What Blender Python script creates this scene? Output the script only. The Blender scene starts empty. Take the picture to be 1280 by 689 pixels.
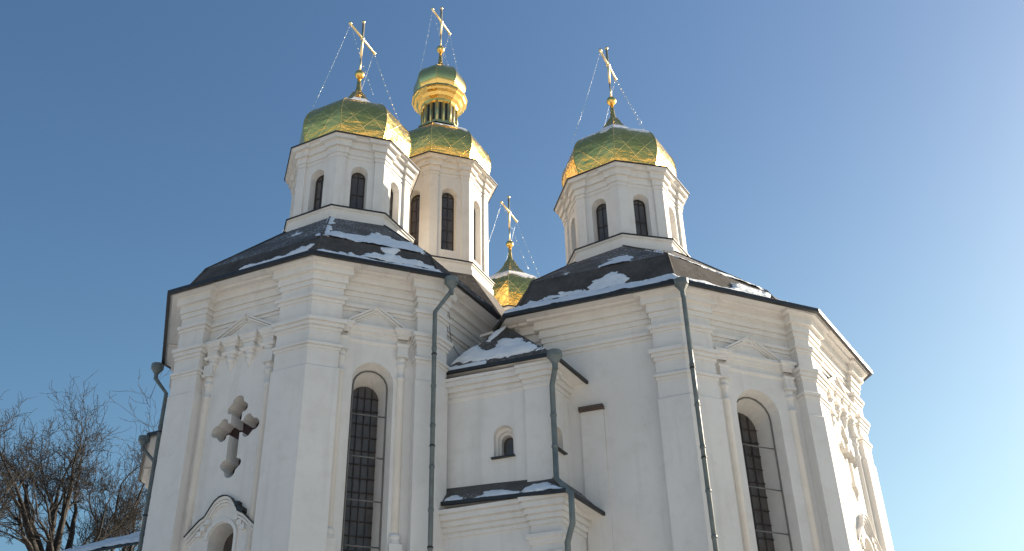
import bpy, bmesh, math, random
import numpy as np
from mathutils import Vector, Matrix, noise

S = bpy.context.scene
COL = S.collection
PI = math.pi
rad = math.radians
random.seed(7)
rng = np.random.default_rng(11)

# ------------------------------------------------------------------ camera
CP = (15.4647, -28.7013, 1.6)
YAW, PITCH, ROLL = rad(23.39), rad(32.05), rad(-1.44)
F = Vector((-math.sin(YAW) * math.cos(PITCH), math.cos(YAW) * math.cos(PITCH), math.sin(PITCH)))
R0 = Vector((math.cos(YAW), math.sin(YAW), 0))
U0 = R0.cross(F)
RV = math.cos(ROLL) * R0 + math.sin(ROLL) * U0
UV = -math.sin(ROLL) * R0 + math.cos(ROLL) * U0
cam = bpy.data.objects.new('camera', bpy.data.cameras.new('camera'))
COL.objects.link(cam)
M = Matrix.Identity(4)
for i in range(3):
    M[i][0], M[i][1], M[i][2], M[i][3] = RV[i], UV[i], -F[i], CP[i]
cam.matrix_world = M
cam.data.sensor_width = 36
cam.data.lens = 1302.27 / 1280 * 36
cam.data.clip_end = 6000
S.camera = cam

# ------------------------------------------------------------------ light
SUN_AZ, SUN_EL = 52.0, 21.0
w = bpy.data.worlds.new('World')
S.world = w
w.use_nodes = True
nt = w.node_tree
sky = nt.nodes.new('ShaderNodeTexSky')
sky.sky_type = 'NISHITA'
sky.sun_disc = False
sky.sun_elevation = rad(SUN_EL)
sky.sun_rotation = rad(90 - SUN_AZ)
sky.altitude = 100
sky.air_density = 1.8
sky.dust_density = 3.2
sky.ozone_density = 7.5
bg = nt.nodes['Background']
def wn_(typ, op=None, *ins):
    x = nt.nodes.new(typ)
    if op:
        x.operation = op
    for i, v in enumerate(ins):
        if hasattr(v, 'is_output'):
            nt.links.new(v, x.inputs[i])
        else:
            x.inputs[i].default_value = v
    return x
# winter haze: the lower sky brightens, most of all on the sun's side
tc_ = wn_('ShaderNodeTexCoord')
sep = wn_('ShaderNodeSeparateXYZ', None, tc_.outputs['Generated'])
low_ = wn_('ShaderNodeMath', 'POWER', wn_('ShaderNodeClamp', None, wn_('ShaderNodeMath', 'MULTIPLY', wn_('ShaderNodeMath', 'SUBTRACT', .66, sep.outputs[2]).outputs[0], 2.6).outputs[0]).outputs[0], 1.5)
sdot = wn_('ShaderNodeVectorMath', 'DOT_PRODUCT', tc_.outputs['Generated'], (math.cos(rad(SUN_AZ)), math.sin(rad(SUN_AZ)), 0))
side_ = wn_('ShaderNodeMath', 'POWER', wn_('ShaderNodeClamp', None, wn_('ShaderNodeMath', 'MULTIPLY_ADD', sdot.outputs['Value'], .5, .5).outputs[0]).outputs[0], 3.0)
glow = wn_('ShaderNodeVectorMath', 'SCALE', (1.5, 2.15, 1.25)); nt.links.new(side_.outputs[0], glow.inputs['Scale'])
both = wn_('ShaderNodeVectorMath', 'ADD', glow.outputs[0], (.05, .30, .62))
hz = wn_('ShaderNodeVectorMath', 'SCALE', both.outputs[0]); nt.links.new(low_.outputs[0], hz.inputs['Scale'])
tot = wn_('ShaderNodeVectorMath', 'ADD', sky.outputs[0], hz.outputs[0])
bg.inputs[1].default_value = 0.0505
nt.links.new(tot.outputs[0], bg.inputs[0])
sun = bpy.data.objects.new('sun', bpy.data.lights.new('sun', 'SUN'))
COL.objects.link(sun)
sun.data.energy = 5.0
sun.data.angle = rad(0.5)
sun.data.color = (1.0, 0.87, 0.68)
sd = Vector((math.cos(rad(SUN_AZ)) * math.cos(rad(SUN_EL)), math.sin(rad(SUN_AZ)) * math.cos(rad(SUN_EL)), math.sin(rad(SUN_EL))))
sun.rotation_euler = sd.to_track_quat('Z', 'Y').to_euler()
S.view_settings.view_transform = 'Standard'
S.view_settings.look = 'None'
S.view_settings.gamma = 1
S.view_settings.use_curve_mapping = False
S.view_settings.exposure = 1.52

# ------------------------------------------------------------------ materials
class NT:
    def __init__(s, name):
        s.m = bpy.data.materials.new(name)
        s.m.use_nodes = True
        s.t = s.m.node_tree
        s.b = s.t.nodes['Principled BSDF']
    def n(s, typ, ins=None, **kw):
        x = s.t.nodes.new(typ)
        for k, v in kw.items():
            setattr(x, k, v)
        for k, v in (ins or {}).items():
            s.set(x, k, v)
        return x
    def set(s, x, k, v):
        if hasattr(v, 'is_output'):
            s.t.links.new(v, x.inputs[k])
        else:
            x.inputs[k].default_value = v
    def math(s, op, a, b=0.0, c=None):
        x = s.n('ShaderNodeMath', {0: a, 1: b}, operation=op)
        if c is not None:
            s.set(x, 2, c)
        return x.outputs[0]
    def mix(s, f, a, b):
        x = s.n('ShaderNodeMix', data_type='RGBA')
        for i, v in ((0, f), (6, a), (7, b)):
            s.set(x, i, v)
        return x.outputs[2]
    def noise(s, scale, detail=4, vec=None, rough=.55):
        x = s.n('ShaderNodeTexNoise', {'Scale': scale, 'Detail': detail, 'Roughness': rough})
        if vec is not None:
            s.t.links.new(vec, x.inputs['Vector'])
        return x.outputs[0]
    def ramp(s, f, lo, hi, a=0.0, b=1.0):
        x = s.n('ShaderNodeMapRange', {0: f, 1: lo, 2: hi, 3: a, 4: b})
        return x.outputs[0]
    def pos(s, sc=(1, 1, 1)):
        g = s.n('ShaderNodeNewGeometry')
        m = s.n('ShaderNodeMapping', {'Vector': g.outputs['Position'], 'Scale': sc})
        return m.outputs[0]
    def bump(s, h, strength=.3, dist=.02, nrm=None):
        x = s.n('ShaderNodeBump', {'Height': h, 'Strength': strength, 'Distance': dist})
        if nrm is not None:
            s.t.links.new(nrm, x.inputs['Normal'])
        return x.outputs[0]
    def p(s, **kw):
        for k, v in kw.items():
            s.set(s.b, k.replace('_', ' '), v)
        return s.m

def c4(r, g, b):
    return (r, g, b, 1)

def mat_plaster():
    t = NT('white_plaster')
    p = t.pos()
    big = t.noise(.45, 5, p)
    mid = t.noise(2.6, 6, p, .65)
    streak = t.noise(1.0, 5, t.pos((3.2, 3.2, .22)), .6)
    base = t.mix(t.ramp(big, .35, .7), c4(.76, .73, .69), c4(.69, .665, .63))
    base = t.mix(t.ramp(mid, .48, .78, 0, .42), base, c4(.57, .53, .47))
    base = t.mix(t.ramp(streak, .54, .76, 0, .5), base, c4(.56, .535, .50))
    spot = t.noise(9, 3, p)
    base = t.mix(t.ramp(spot, .70, .76, 0, .35), base, c4(.46, .42, .37))
    fine = t.noise(38, 4, p)
    h = t.math('ADD', t.math('MULTIPLY', mid, 1.6), t.math('MULTIPLY', fine, .35))
    nr = t.bump(h, .3, .025)
    return t.p(Base_Color=base, Roughness=.88, Normal=nr, **{'Specular_IOR_Level': .25})

def mat_roof():
    t = NT('dark_roof_sheet')
    p = t.pos()
    a = t.noise(1.3, 5, p)
    b = t.noise(7, 6, p, .7)
    base = t.mix(t.ramp(a, .35, .7), c4(.062, .054, .048), c4(.105, .095, .088))
    base = t.mix(t.ramp(b, .50, .75, 0, .7), base, c4(.15, .14, .13))
    frost = t.noise(16, 6, t.pos((1, 1, .35)), .75)
    patch = t.noise(.9, 3, p)
    g_ = t.n('ShaderNodeNewGeometry')
    nz = t.n('ShaderNodeSeparateXYZ', {0: g_.outputs['True Normal']}).outputs[2]
    flat = t.ramp(nz, .48, .62)                                      # flatter slopes: they hold blown snow dust and get a painted skylight tone
    base = t.mix(t.math('MULTIPLY', flat, .4), base, t.mix(t.ramp(b, .35, .65), c4(.115, .102, .092), c4(.18, .165, .155)))  # grey-brown lightening paints in the stronger skylight on these slopes
    fr = t.math('MULTIPLY', flat, t.math('MULTIPLY', t.ramp(frost, .52, .62), t.ramp(patch, .42, .60)))
    base = t.mix(t.math('MULTIPLY', fr, .8), base, c4(.72, .74, .78))
    nr = t.bump(t.math('ADD', b, t.math('MULTIPLY', a, 2)), .3, .03)
    return t.p(Base_Color=base, Roughness=t.ramp(b, .3, .7, .6, .85), Normal=nr, **{'Specular_IOR_Level': .12})

def mat_simple(name, col, rough=.6, metal=0.0, var=.25, scale=6, bump=.15):
    t = NT(name)
    p = t.pos()
    a = t.noise(scale, 5, p, .6)
    d = tuple(max(0, c * (1 - var)) for c in col)
    base = t.mix(t.ramp(a, .35, .65), c4(*col), c4(*d))
    return t.p(Base_Color=base, Roughness=rough, Metallic=metal, Normal=t.bump(a, bump, .02))

def mat_snow():
    t = NT('snow')
    p = t.pos()
    a = t.noise(3, 5, p)
    b = t.noise(26, 4, p)
    base = t.mix(t.ramp(a, .3, .7), c4(.80, .815, .84), c4(.70, .715, .745))
    return t.p(Base_Color=base, Roughness=.75, Normal=t.bump(t.math('ADD', t.math('MULTIPLY', a, 2), b), .4, .03))

def mat_gold(name, du, dv, col=(1.0, .64, .19), rough=.17):
    # sheet gold laid as a diamond lattice: raised seams, every sheet slightly dished and tilted
    t = NT(name)
    uv = t.n('ShaderNodeUVMap')
    sp = t.n('ShaderNodeSeparateXYZ', {0: uv.outputs[0]})
    u = t.math('DIVIDE', sp.outputs[0], du)
    v = t.math('DIVIDE', sp.outputs[1], dv)
    a = t.math('ADD', u, v)
    b = t.math('SUBTRACT', u, v)
    def seam(x):
        f = t.math('FRACT', x)
        return t.math('ABSOLUTE', t.math('SUBTRACT', f, .5))       # .5 on the seam, 0 in the middle
    sa, sb = seam(a), seam(b)
    m = t.math('MAXIMUM', sa, sb)
    line = t.ramp(m, .468, .49)
    cell = t.n('ShaderNodeCombineXYZ', {0: t.math('FLOOR', a), 1: t.math('FLOOR', b), 2: 0.0})
    wn = t.n('ShaderNodeTexWhiteNoise', {0: cell.outputs[0]}, noise_dimensions='3D')
    p = t.pos()
    wav = t.noise(1.5, 3, t.pos((1, 1, 2.6)))
    fin = t.noise(6, 3, p)
    h = t.math('ADD', t.math('MULTIPLY', line, .22), t.math('MULTIPLY', wav, 2.1))
    h = t.math('ADD', h, t.math('MULTIPLY', fin, .10))
    h = t.math('ADD', h, t.math('MULTIPLY', t.math('MULTIPLY', sa, wn.outputs[0]), .35))
    base = t.mix(t.ramp(wn.outputs[0], 0, 1), c4(*col), c4(col[0] * .9, col[1] * .93, col[2] * .85))
    base = t.mix(t.math('MULTIPLY', line, .3), base, c4(1.0, .82, .42))
    return t.p(Base_Color=base, Metallic=1.0, Roughness=t.ramp(fin, .3, .7, rough, rough + .14), Normal=t.bump(h, .55, .05))

def mat_glass():
    t = NT('dark_window_glass')
    p = t.pos()
    a = t.noise(1.3, 4, p, .6)
    base = t.mix(t.ramp(a, .35, .65), c4(.075, .066, .060), c4(.115, .10, .09))
    return t.p(Base_Color=base, Roughness=.22, Normal=t.bump(a, .6, .08), **{'Specular_IOR_Level': .5})

def mat_ground():
    t = NT('dimmed_bounce_ground')
    p = t.pos()
    a = t.noise(.12, 6, p, .65); b = t.noise(2.5, 5, p)
    base = t.mix(t.ramp(a, .40, .60), c4(.76, .755, .76), c4(.17, .155, .13))  # unseen ground; bare patches made up to temper the light it bounces
    base = t.mix(t.ramp(b, .5, .7, 0, .5), base, c4(.30, .29, .28))
    return t.p(Base_Color=base, Roughness=.9, Normal=t.bump(b, .4, .05))
GROUND = mat_ground()
PL = mat_plaster()
ROOF = mat_roof()
FASC = mat_simple('dark_fascia_metal', (.022, .021, .022), .45, 0, .4, 5)
SNOW = mat_snow()
GOLD = mat_gold('gold_diamond_sheet', .68, .76)
GOLDS = mat_simple('smooth_sheet_gold', (1.0, .72, .25), .2, 1.0, .1, 2.5, .35)
GOLDP = mat_simple('plain_gold', (1.0, .66, .20), .24, 1.0, .12, 9, .25)
GOLDX = mat_simple('pale_gold_cross', (1.0, .78, .42), .3, 1.0, .1, 9, .1)
GOLDG = mat_simple('lantern_green_gold', (.62, .56, .27), .34, .85, .2, 5, .2)
SLOT = mat_simple('dark_slot', (.02, .018, .015), .8)
PIPE = mat_simple('grey_green_pipe_paint', (.15, .18, .18), .5, 0, .35, 3, .2)
GLASS = mat_glass()
BAR = mat_simple('grey_frame_metal', (.17, .165, .16), .5, 0, .3)
MUNT = mat_simple('dark_grille_iron', (.055, .045, .042), .6)
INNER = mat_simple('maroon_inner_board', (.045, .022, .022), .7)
BRK = mat_simple('brown_rusty_cap', (.09, .058, .045), .6)
WIRE = mat_simple('dark_wire', (.05, .05, .05), .6)
BEAD = mat_simple('chain_beads', (.9, .88, .82), .25, .8, .1)
BARK = mat_simple('bark', (.026, .021, .018), .9, 0, .4, 9, .6)
TWIG = mat_simple('twigs', (.022, .018, .0155), .9, 0, .3, 3, .2)

# ------------------------------------------------------------------ mesh helpers
class MB:
    def __init__(s):
        s.v = []; s.f = []; s.sm = []; s.uv = {}
    def add(s, vs, fs, smooth=False):
        o = len(s.v)
        s.v += [tuple(x) for x in vs]
        for f in fs:
            s.f.append(tuple(i + o for i in f)); s.sm.append(smooth)
        return o
    def quad(s, a, b, c, d):
        s.add([a, b, c, d], [(0, 1, 2, 3)])
    def tube(s, pts, rs, n=8, smooth=True, caps=True):
        pts = [Vector(p) for p in pts]
        if not hasattr(rs, '__len__'):
            rs = [rs] * len(pts)
        rings = []
        up = None
        for i, p in enumerate(pts):
            d = (pts[min(i + 1, len(pts) - 1)] - pts[max(i - 1, 0)])
            if d.length < 1e-9:
                d = Vector((0, 0, 1))
            d.normalize()
            if up is None:
                up = Vector((1, 0, 0)) if abs(d.z) > .9 else Vector((0, 0, 1))
            x = up - d * up.dot(d)
            if x.length < 1e-6:
                x = d.orthogonal()
            x.normalize()
            y = d.cross(x)
            up = x
            rings.append([p + (x * math.cos(2 * PI * k / n) + y * math.sin(2 * PI * k / n)) * rs[i] for k in range(n)])
        vs = [q for r in rings for q in r]
        fs = []
        for i in range(len(pts) - 1):
            for k in range(n):
                fs.append((i * n + k, i * n + (k + 1) % n, (i + 1) * n + (k + 1) % n, (i + 1) * n + k))
        if caps:
            fs.append(tuple(reversed(range(n))))
            fs.append(tuple((len(pts) - 1) * n + k for k in range(n)))
        s.add(vs, fs, smooth)
    def lathe(s, c, prof, n=16, smooth=True):
        # prof: (r, z) rows, z relative to c
        vs = []
        for r, z in prof:
            for k in range(n):
                a = 2 * PI * k / n
                vs.append((c[0] + r * math.cos(a), c[1] + r * math.sin(a), c[2] + z))
        fs = []
        for i in range(len(prof) - 1):
            for k in range(n):
                fs.append((i * n + k, i * n + (k + 1) % n, (i + 1) * n + (k + 1) % n, (i + 1) * n + k))
        fs.append(tuple(reversed(range(n))))
        fs.append(tuple((len(prof) - 1) * n + k for k in range(n)))
        s.add(vs, fs, smooth)
    def ball(s, c, r, n=12):
        s.lathe(c, [(max(.001, r * math.cos(a)), r * math.sin(a)) for a in np.linspace(-PI / 2, PI / 2, n // 2 + 1)], n)
    def prism(s, base, top):
        n = len(base)
        s.add(list(base) + list(top), [tuple(reversed(range(n))), tuple(range(n, 2 * n))] + [(k, (k + 1) % n, n + (k + 1) % n, n + k) for k in range(n)])
    def build(s, name, m, parent=None):
        me = bpy.data.meshes.new(name)
        me.from_pydata(s.v, [], s.f)
        me.polygons.foreach_set('use_smooth', s.sm)
        me.materials.append(m)
        me.update()
        o = bpy.data.objects.new(name, me)
        COL.objects.link(o)
        if parent is not None:
            o.parent = parent
        return o

def empty(name, loc, label, cat, group=None):
    o = bpy.data.objects.new(name, None)
    COL.objects.link(o)
    o.location = loc
    o.empty_display_size = .3
    o['label'] = label; o['category'] = cat
    if group:
        o['group'] = group
    return o

def V2(p):
    return Vector((p[0], p[1]))

class Face:
    """A vertical wall plane from a to b (seen left to right); o = outward offset."""
    def __init__(s, a, b):
        s.a = V2(a); s.b = V2(b)
        s.t = (s.b - s.a); s.L = s.t.length; s.t.normalize()
        s.n = Vector((s.t.y, -s.t.x))
    def P(s, u, z, o=0.0):
        q = s.a + s.t * u + s.n * o
        return Vector((q.x, q.y, z))

def inset_poly(poly, d, closed=True):
    out = []
    n = len(poly)
    for i in range(n):
        b = V2(poly[i])
        if closed or 0 < i < n - 1:
            a = V2(poly[i - 1]); c = V2(poly[(i + 1) % n])
            t1 = (b - a).normalized(); t2 = (c - b).normalized()
        elif i == 0:
            t1 = t2 = (V2(poly[1]) - b).normalized()
        else:
            t1 = t2 = (b - V2(poly[i - 1])).normalized()
        n1 = Vector((t1.y, -t1.x)); n2 = Vector((t2.y, -t2.x))
        out.append(b - (n1 + n2) / max(.15, 1 + n1.dot(n2)) * d)
    return out

def sweep(mb, path, prof, z0, closed):
    """moulding: prof rows (projection, dz) run along a plan path."""
    fine = []
    m_ = len(path)
    for i in range(m_):
        a = V2(path[i]); fine.append(a)
        if closed or i < m_ - 1:
            b = V2(path[(i + 1) % m_]); L = (b - a).length
            k = int(L / .45)
            fine += [a.lerp(b, (j + 1) / (k + 1)) for j in range(k)]
    path = fine
    rings = []
    for p, dz in prof:
        q = inset_poly(path, -p, closed)
        rings.append([(x.x + .006 * noise.noise(Vector((x.x * 1.7, x.y * 1.7, z0 + dz * 2))), x.y + .006 * noise.noise(Vector((x.y * 1.7, x.x * 1.7, z0 + dz * 2 + 7))),
                       z0 + dz + .009 * noise.noise(Vector((x.x * .9, x.y * .9, z0 + 3 + dz)))) for x in q])
    n = len(path)
    vs = [v for r in rings for v in r]
    fs = []
    for i in range(len(rings) - 1):
        for k in range(n if closed else n - 1):
            k2 = (k + 1) % n
            fs.append((i * n + k, i * n + k2, (i + 1) * n + k2, (i + 1) * n + k))
    if not closed:
        fs.append(tuple(i * n for i in range(len(rings))))
        fs.append(tuple(reversed([i * n + n - 1 for i in range(len(rings))])))
    mb.add(vs, fs)

def arch(u, w_, zb, zs, n=10, rise=None):
    """outline of an arched opening: centre u, half width w_, bottom zb, springing zs."""
    rise = w_ if rise is None else rise
    pts = [(u - w_, zb), (u + w_, zb)]
    for k in range(n + 1):
        a = PI * k / n
        pts.append((u + w_ * math.cos(a), zs + rise * math.sin(a)))
    return pts

def panel(mb, face, outline, holes, o):
    """flat wall sheet with openings."""
    bm = bmesh.new()
    def loop(pts):
        vs = [bm.verts.new(face.P(u, z, o)) for u, z in pts]
        return [bm.edges.new((vs[i], vs[(i + 1) % len(vs)])) for i in range(len(vs))]
    es = loop(outline)
    for h in holes:
        es += loop(h)
    bmesh.ops.triangle_fill(bm, use_beauty=True, use_dissolve=False, edges=es)
    bm.verts.index_update()
    nn = Vector((face.n.x, face.n.y, 0))
    vs = [v.co.copy() for v in bm.verts]
    fs = []
    for f in bm.faces:
        f.normal_update()
        ids = [v.index for v in f.verts]
        fs.append(ids if f.normal.dot(nn) > 0 else ids[::-1])
    mb.add(vs, fs)
    bm.free()

def reveal(mb, face, h1, o1, h2, o2):
    n = len(h1)
    vs = [face.P(u, z, o1) for u, z in h1] + [face.P(u, z, o2) for u, z in h2]
    mb.add(vs, [(k, (k + 1) % n, n + (k + 1) % n, n + k) for k in range(n)])

def fill(mb, face, pts, o):
    mb.add([face.P(u, z, o) for u, z in pts], [tuple(range(len(pts)))])

def fbar(mb, face, p, q, o, r):
    mb.tube([face.P(p[0], p[1], o), face.P(q[0], q[1], o)], r, 6, True)

def fbox(mb, face, u0, u1, z0, z1, o0, o1):
    c = [face.P(u, z, o) for o in (o0, o1) for u, z in ((u0, z0), (u1, z0), (u1, z1), (u0, z1))]
    mb.add(c, [(3, 2, 1, 0), (4, 5, 6, 7), (0, 1, 5, 4), (1, 2, 6, 5), (2, 3, 7, 6), (3, 0, 4, 7)])

def octp(c, q, ang):
    R_ = q / math.cos(PI / 8)
    return [Vector((c[0] + R_ * math.cos(rad(ang - 112.5 + 45 * k)), c[1] + R_ * math.sin(rad(ang - 112.5 + 45 * k)))) for k in range(8)]

# ------------------------------------------------------------------ the church
G = 16.288
ZR = 15.50
church = empty('church', (0, 0, 0), 'white plastered baroque church with dark snowy roofs and five gold domes', 'church')

def fasciae(rows, groove=.03):
    """stepped mouldings, each shadowed by a narrow undercut: rows of (projection, z bottom, z top)"""
    pr = [(0, rows[0][1] - .012)]
    prev = 0
    for i, (p, z0, z1) in enumerate(rows):
        pr += [(max(prev - groove, -.01), z0 - .008), (max(prev - groove, -.01), z0 + .012), (p, z0 + .004), (p + .006, z1)]
        prev = p
    return pr
CORN = fasciae([(.04, -.70, -.58), (.085, -.555, -.44), (.19, -.34, -.22), (.335, -.11, -.035)], .010)
M1 = fasciae([(.04, -1.14, -1.07), (.09, -1.045, -.95)], .008) + [(0, -.915)]
M2 = fasciae([(.035, -1.95, -1.88), (.075, -1.855, -1.77), (.12, -1.745, -1.64)], .010) + [(0, -1.585)]
M3 = fasciae([(.025, -2.48, -2.42), (.06, -2.395, -2.32)], .008) + [(0, -2.27)]

def oct_wall(parent, name, eave, ze, zb, ov, dr, piers, holes, corn=CORN, mould=(M1, M2, M3), scale=1.0, skip=(), low={}, drf={}):
    """octagon wall ring: corner piers in front, recessed field between them, full cornice.
    piers[k] = (left, right) pier widths on face k; holes[k] = outlines cut in the field."""
    q = inset_poly(eave, ov)
    n = len(q)
    wall = MB(); cor = MB(); cap = MB()
    path = []; faces = []
    dr0 = dr
    for k in range(n):
        dr = drf.get(k, dr0)
        f = Face(q[k], q[(k + 1) % n]); faces.append(f)
        pl, pr = piers[k]
        lo = -dr - low[k] if k in low else 0
        seq = [(0, lo), (pl, lo), (pl, -dr), (f.L - pr, -dr), (f.L - pr, 0)]
        path += [f.a + f.t * u + f.n * o for u, o in seq]
        zt = ze - .03
        wall.quad(f.P(0, zb, lo), f.P(pl, zb, lo), f.P(pl, zt, lo), f.P(0, zt, lo))
        wall.quad(f.P(f.L - pr, zb), f.P(f.L, zb), f.P(f.L, zt), f.P(f.L - pr, zt))
        wall.quad(f.P(pl, zb, lo), f.P(pl, zb, -dr), f.P(pl, zt, -dr), f.P(pl, zt, lo))
        wall.quad(f.P(f.L - pr, zb, -dr), f.P(f.L - pr, zb), f.P(f.L - pr, zt), f.P(f.L - pr, zt, -dr))
        panel(wall, f, [(pl, zb), (f.L - pr, zb), (f.L - pr, zt), (pl, zt)], holes.get(k, []), -dr)
    dr = dr0
    sweep(cor, path, [(p * scale, z * scale) for p, z in corn], ze, True)
    if mould:
        sweep(cor, path, [(p * scale, z * scale) for p, z in mould[0]], ze, True)
        for k in range(n):
            if k in low:
                continue
            a = path[5 * k - 1]; a0 = path[5 * k - 2]; b = path[5 * k]; c = path[5 * k + 1]; c0 = path[5 * k + 2]
            sweep(cap, [a0, a, b, c, c0], [(.03, zb - ze), (.03, -2.97 * scale), (0, -2.94 * scale)], ze, False)
            for m in mould[1:]:
                sweep(cap, [a0, a, b, c, c0], [(p * scale, z * scale) for p, z in m], ze, False)
    # soffit under the eaves
    o_ = [(p.x, p.y, ze - .03) for p in inset_poly(eave, .01)]
    i_ = [(p.x, p.y, ze - .03) for p in inset_poly(eave, ov + dr + .02)]
    cor.add(o_ + i_, [(k, n + k, n + (k + 1) % n, (k + 1) % n) for k in range(n)])
    W = wall.build(name, PL, parent)
    cor.build('cornice', PL, W)
    if cap.v:
        cap.build('pier_mouldings', PL, W)
    return W, faces

def roof_oct(eave, ze, c, ang, qtop, ztop, skirt, band, name='arm_roof', label=None, tweak={}):
    mb = MB()
    r = [[(p.x, p.y, z) for p in inset_poly(eave, d)] for d, z in ((0, ze), (skirt[0], ze + skirt[1]), (band[0], ze + band[1]))]
    for k, (d, z) in tweak.items():
        p = inset_poly(eave, d)[k]; r[2][k] = (p.x, p.y, ze + z)
        p = inset_poly(eave, d - .25)[k]; r[1][k] = (p.x, p.y, ze + .80)
    top = octp(c, qtop, ang)
    r.append([(p.x, p.y, ztop) for p in top])
    for i in range(3):
        for k in range(8):
            mb.quad(r[i][k], r[i][(k + 1) % 8], r[i + 1][(k + 1) % 8], r[i + 1][k])
    for k in range(8):
        mb.tube([Vector(r[i][k]) + Vector((0, 0, .01)) for i in (1, 2, 3)], .03, 5)
        k2 = (k + 1) % 8
        L = (Vector(r[2][k]) - Vector(r[2][k2])).length
        m = max(3, int(L / .62))
        for j in range(1, m):
            f = j / m
            pb_ = [Vector(r[i][k]).lerp(Vector(r[i][k2]), f) + Vector((0, 0, .003)) for i in (2, 3)]
            mb.tube(pb_, .007, 4, False)
    R_ = mb.build(name, ROOF, church)
    if label:
        R_['label'] = label
    # fascia: folded dark metal edge
    fb = MB()
    oo = inset_poly(eave, -.035); ii = inset_poly(eave, .06)
    prof = [(oo, ze + .035), (oo, ze - .075), (ii, ze - .075)]
    vs = [(p.x, p.y, z) for ring, z in prof for p in ring] + [(p.x, p.y, ze + .045) for p in inset_poly(eave, .10)]
    fs = []
    for a, b in ((0, 1), (1, 2), (3, 0)):
        fs += [(a * 8 + k, b * 8 + k, b * 8 + (k + 1) % 8, a * 8 + (k + 1) % 8) for k in range(8)]
    fb.add(vs, fs)
    fb.build('fascia', FASC, R_)
    return r

OL = [(-2.48, -10.47), (2.06, -10.47), (4.66, -7.88), (5.07, -3.9), (2.3, -1.0), (-2.5, -1.0), (-5.3, -3.5), (-5.3, -7.34)]
OR = [(5.64, -6.59), (10.41, -6.25), (13.32, -3.10), (14.10, 1.39), (11.6, 4.7), (6.7, 4.9), (3.3, 2.2), (2.6, -3.3)]
OF = [tuple(p) for p in octp((0, 6.89), 5.0, -2)]
OW = [tuple(p) for p in octp((-5.6, 0), 5.0, 0)]

# --- opening outlines shared by walls and windows ---------------------------------
def cross_outline(u, z):
    """four-armed cross with trefoil ends, as recessed in the end walls"""
    w_ = .155
    pts = []
    for d, L in ((0, .88), (1, .72), (2, 1.30), (3, .72)):          # up, left, down, right (counter-clockwise)
        dirv = [(0, 1), (-1, 0), (0, -1), (1, 0)][d]
        rt = (dirv[1], -dirv[0])                                     # to the right of the arm direction
        loc = []
        loc.append((w_, w_))
        for a in np.linspace(-100, 62, 7):                           # side lobe, right
            loc.append((w_ + .03 + .125 * math.cos(rad(a)), L - .36 + .125 * math.sin(rad(a))))
        for a in np.linspace(-5, 185, 8):                            # tip lobe
            loc.append((.165 * math.cos(rad(a)), L - .165 + .165 * math.sin(rad(a))))
        for a in np.linspace(118, 280, 7):
            loc.append((-w_ - .03 + .125 * math.cos(rad(a)), L - .36 + .125 * math.sin(rad(a))))
        for x, y in loc:
            pts.append((u + rt[0] * x + dirv[0] * y, z + rt[1] * x + dirv[1] * y))
    return pts

def scale_arch(u, w_, zb, zs, d):
    return arch(u, w_ - d, zb, zs)

NOSH = -.45                                 # eave corner -> pier corner shift is handled by local u below

def tall_window(face, dr, u, hw, zb, zs, wall_parent, shift=0):
    """deep arched church window: outer reveal, storm frame with cross bars, inner reveal, dark glazing with a grille"""
    h1 = arch(u, hw, zb, zs)
    h2 = arch(u, hw - .07, zb, zs - .02)
    h3 = arch(u, hw - .17, zb, zs - .12)
    o1, o2, o3 = -dr, -dr - .30, -dr - .85
    win = MB()
    reveal(win, face, h1, o1, h2, o2)
    reveal(win, face, h2, o2, h3, o3)
    Wn = win.build('window', PL, church)
    g = MB(); fill(g, face, h3, o3 + .02); g.build('pane', GLASS, Wn)
    b = MB()
    ring = [face.P(x, z, o2 + .01) for x, z in arch(u, hw - .095, zb, zs - .02)]
    b.tube(ring[1:] + [ring[0]], .022, 6)
    zz = zs - .8
    while zz > zb:
        fbar(b, face, (u - hw + .1, zz), (u + hw - .1, zz), o2 + .01, .02)
        zz -= 1.1
    b.build('storm_frame', BAR, Wn)
    m = MB()
    w3 = hw - .17
    for k in (-.5, 0, .5):
        fbar(m, face, (u + k * w3, zb), (u + k * w3, zs - .12 + w3 * .8), o3 + .05, .013)
    zz = zs - .1
    while zz > zb:
        fbar(m, face, (u - w3, zz), (u + w3, zz), o3 + .05, .013)
        zz -= .36
    m.build('grille', MUNT, Wn)
    return Wn

def small_window(face, o, u, hw, zb, zs, parent, depth=.3, name='window', sill=True, bars=1):
    h1 = arch(u, hw, zb, zs); h2 = arch(u, hw - .05, zb, zs - .03)
    win = MB()
    reveal(win, face, h1, o, h2, o - depth)
    Wn = win.build(name, PL, parent)
    g = MB(); fill(g, face, h2, o - depth + .02); g.build('pane', GLASS, Wn)
    b = MB()
    ring = [face.P(x, z, o - depth + .05) for x, z in arch(u, hw - .075, zb, zs - .03)]
    b.tube(ring[1:] + [ring[0]], .02, 5)
    fbar(b, face, (u, zb), (u, zs + hw - .1), o - depth + .05, .014)
    n = max(1, int((zs - zb) / .5))
    for k in range(1, n + 1):
        z = zb + (zs - zb) * k / n
        fbar(b, face, (u - hw + .06, z), (u + hw - .06, z), o - depth + .05, .014)
    b.build('window_frame', MUNT if bars else BAR, Wn)
    if sill:
        sb = MB(); fbox(sb, face, u - hw - .05, u + hw + .05, zb - .035, zb, o - .1, o + .10); sb.build('sill', FASC, Wn)
    return Wn

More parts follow.
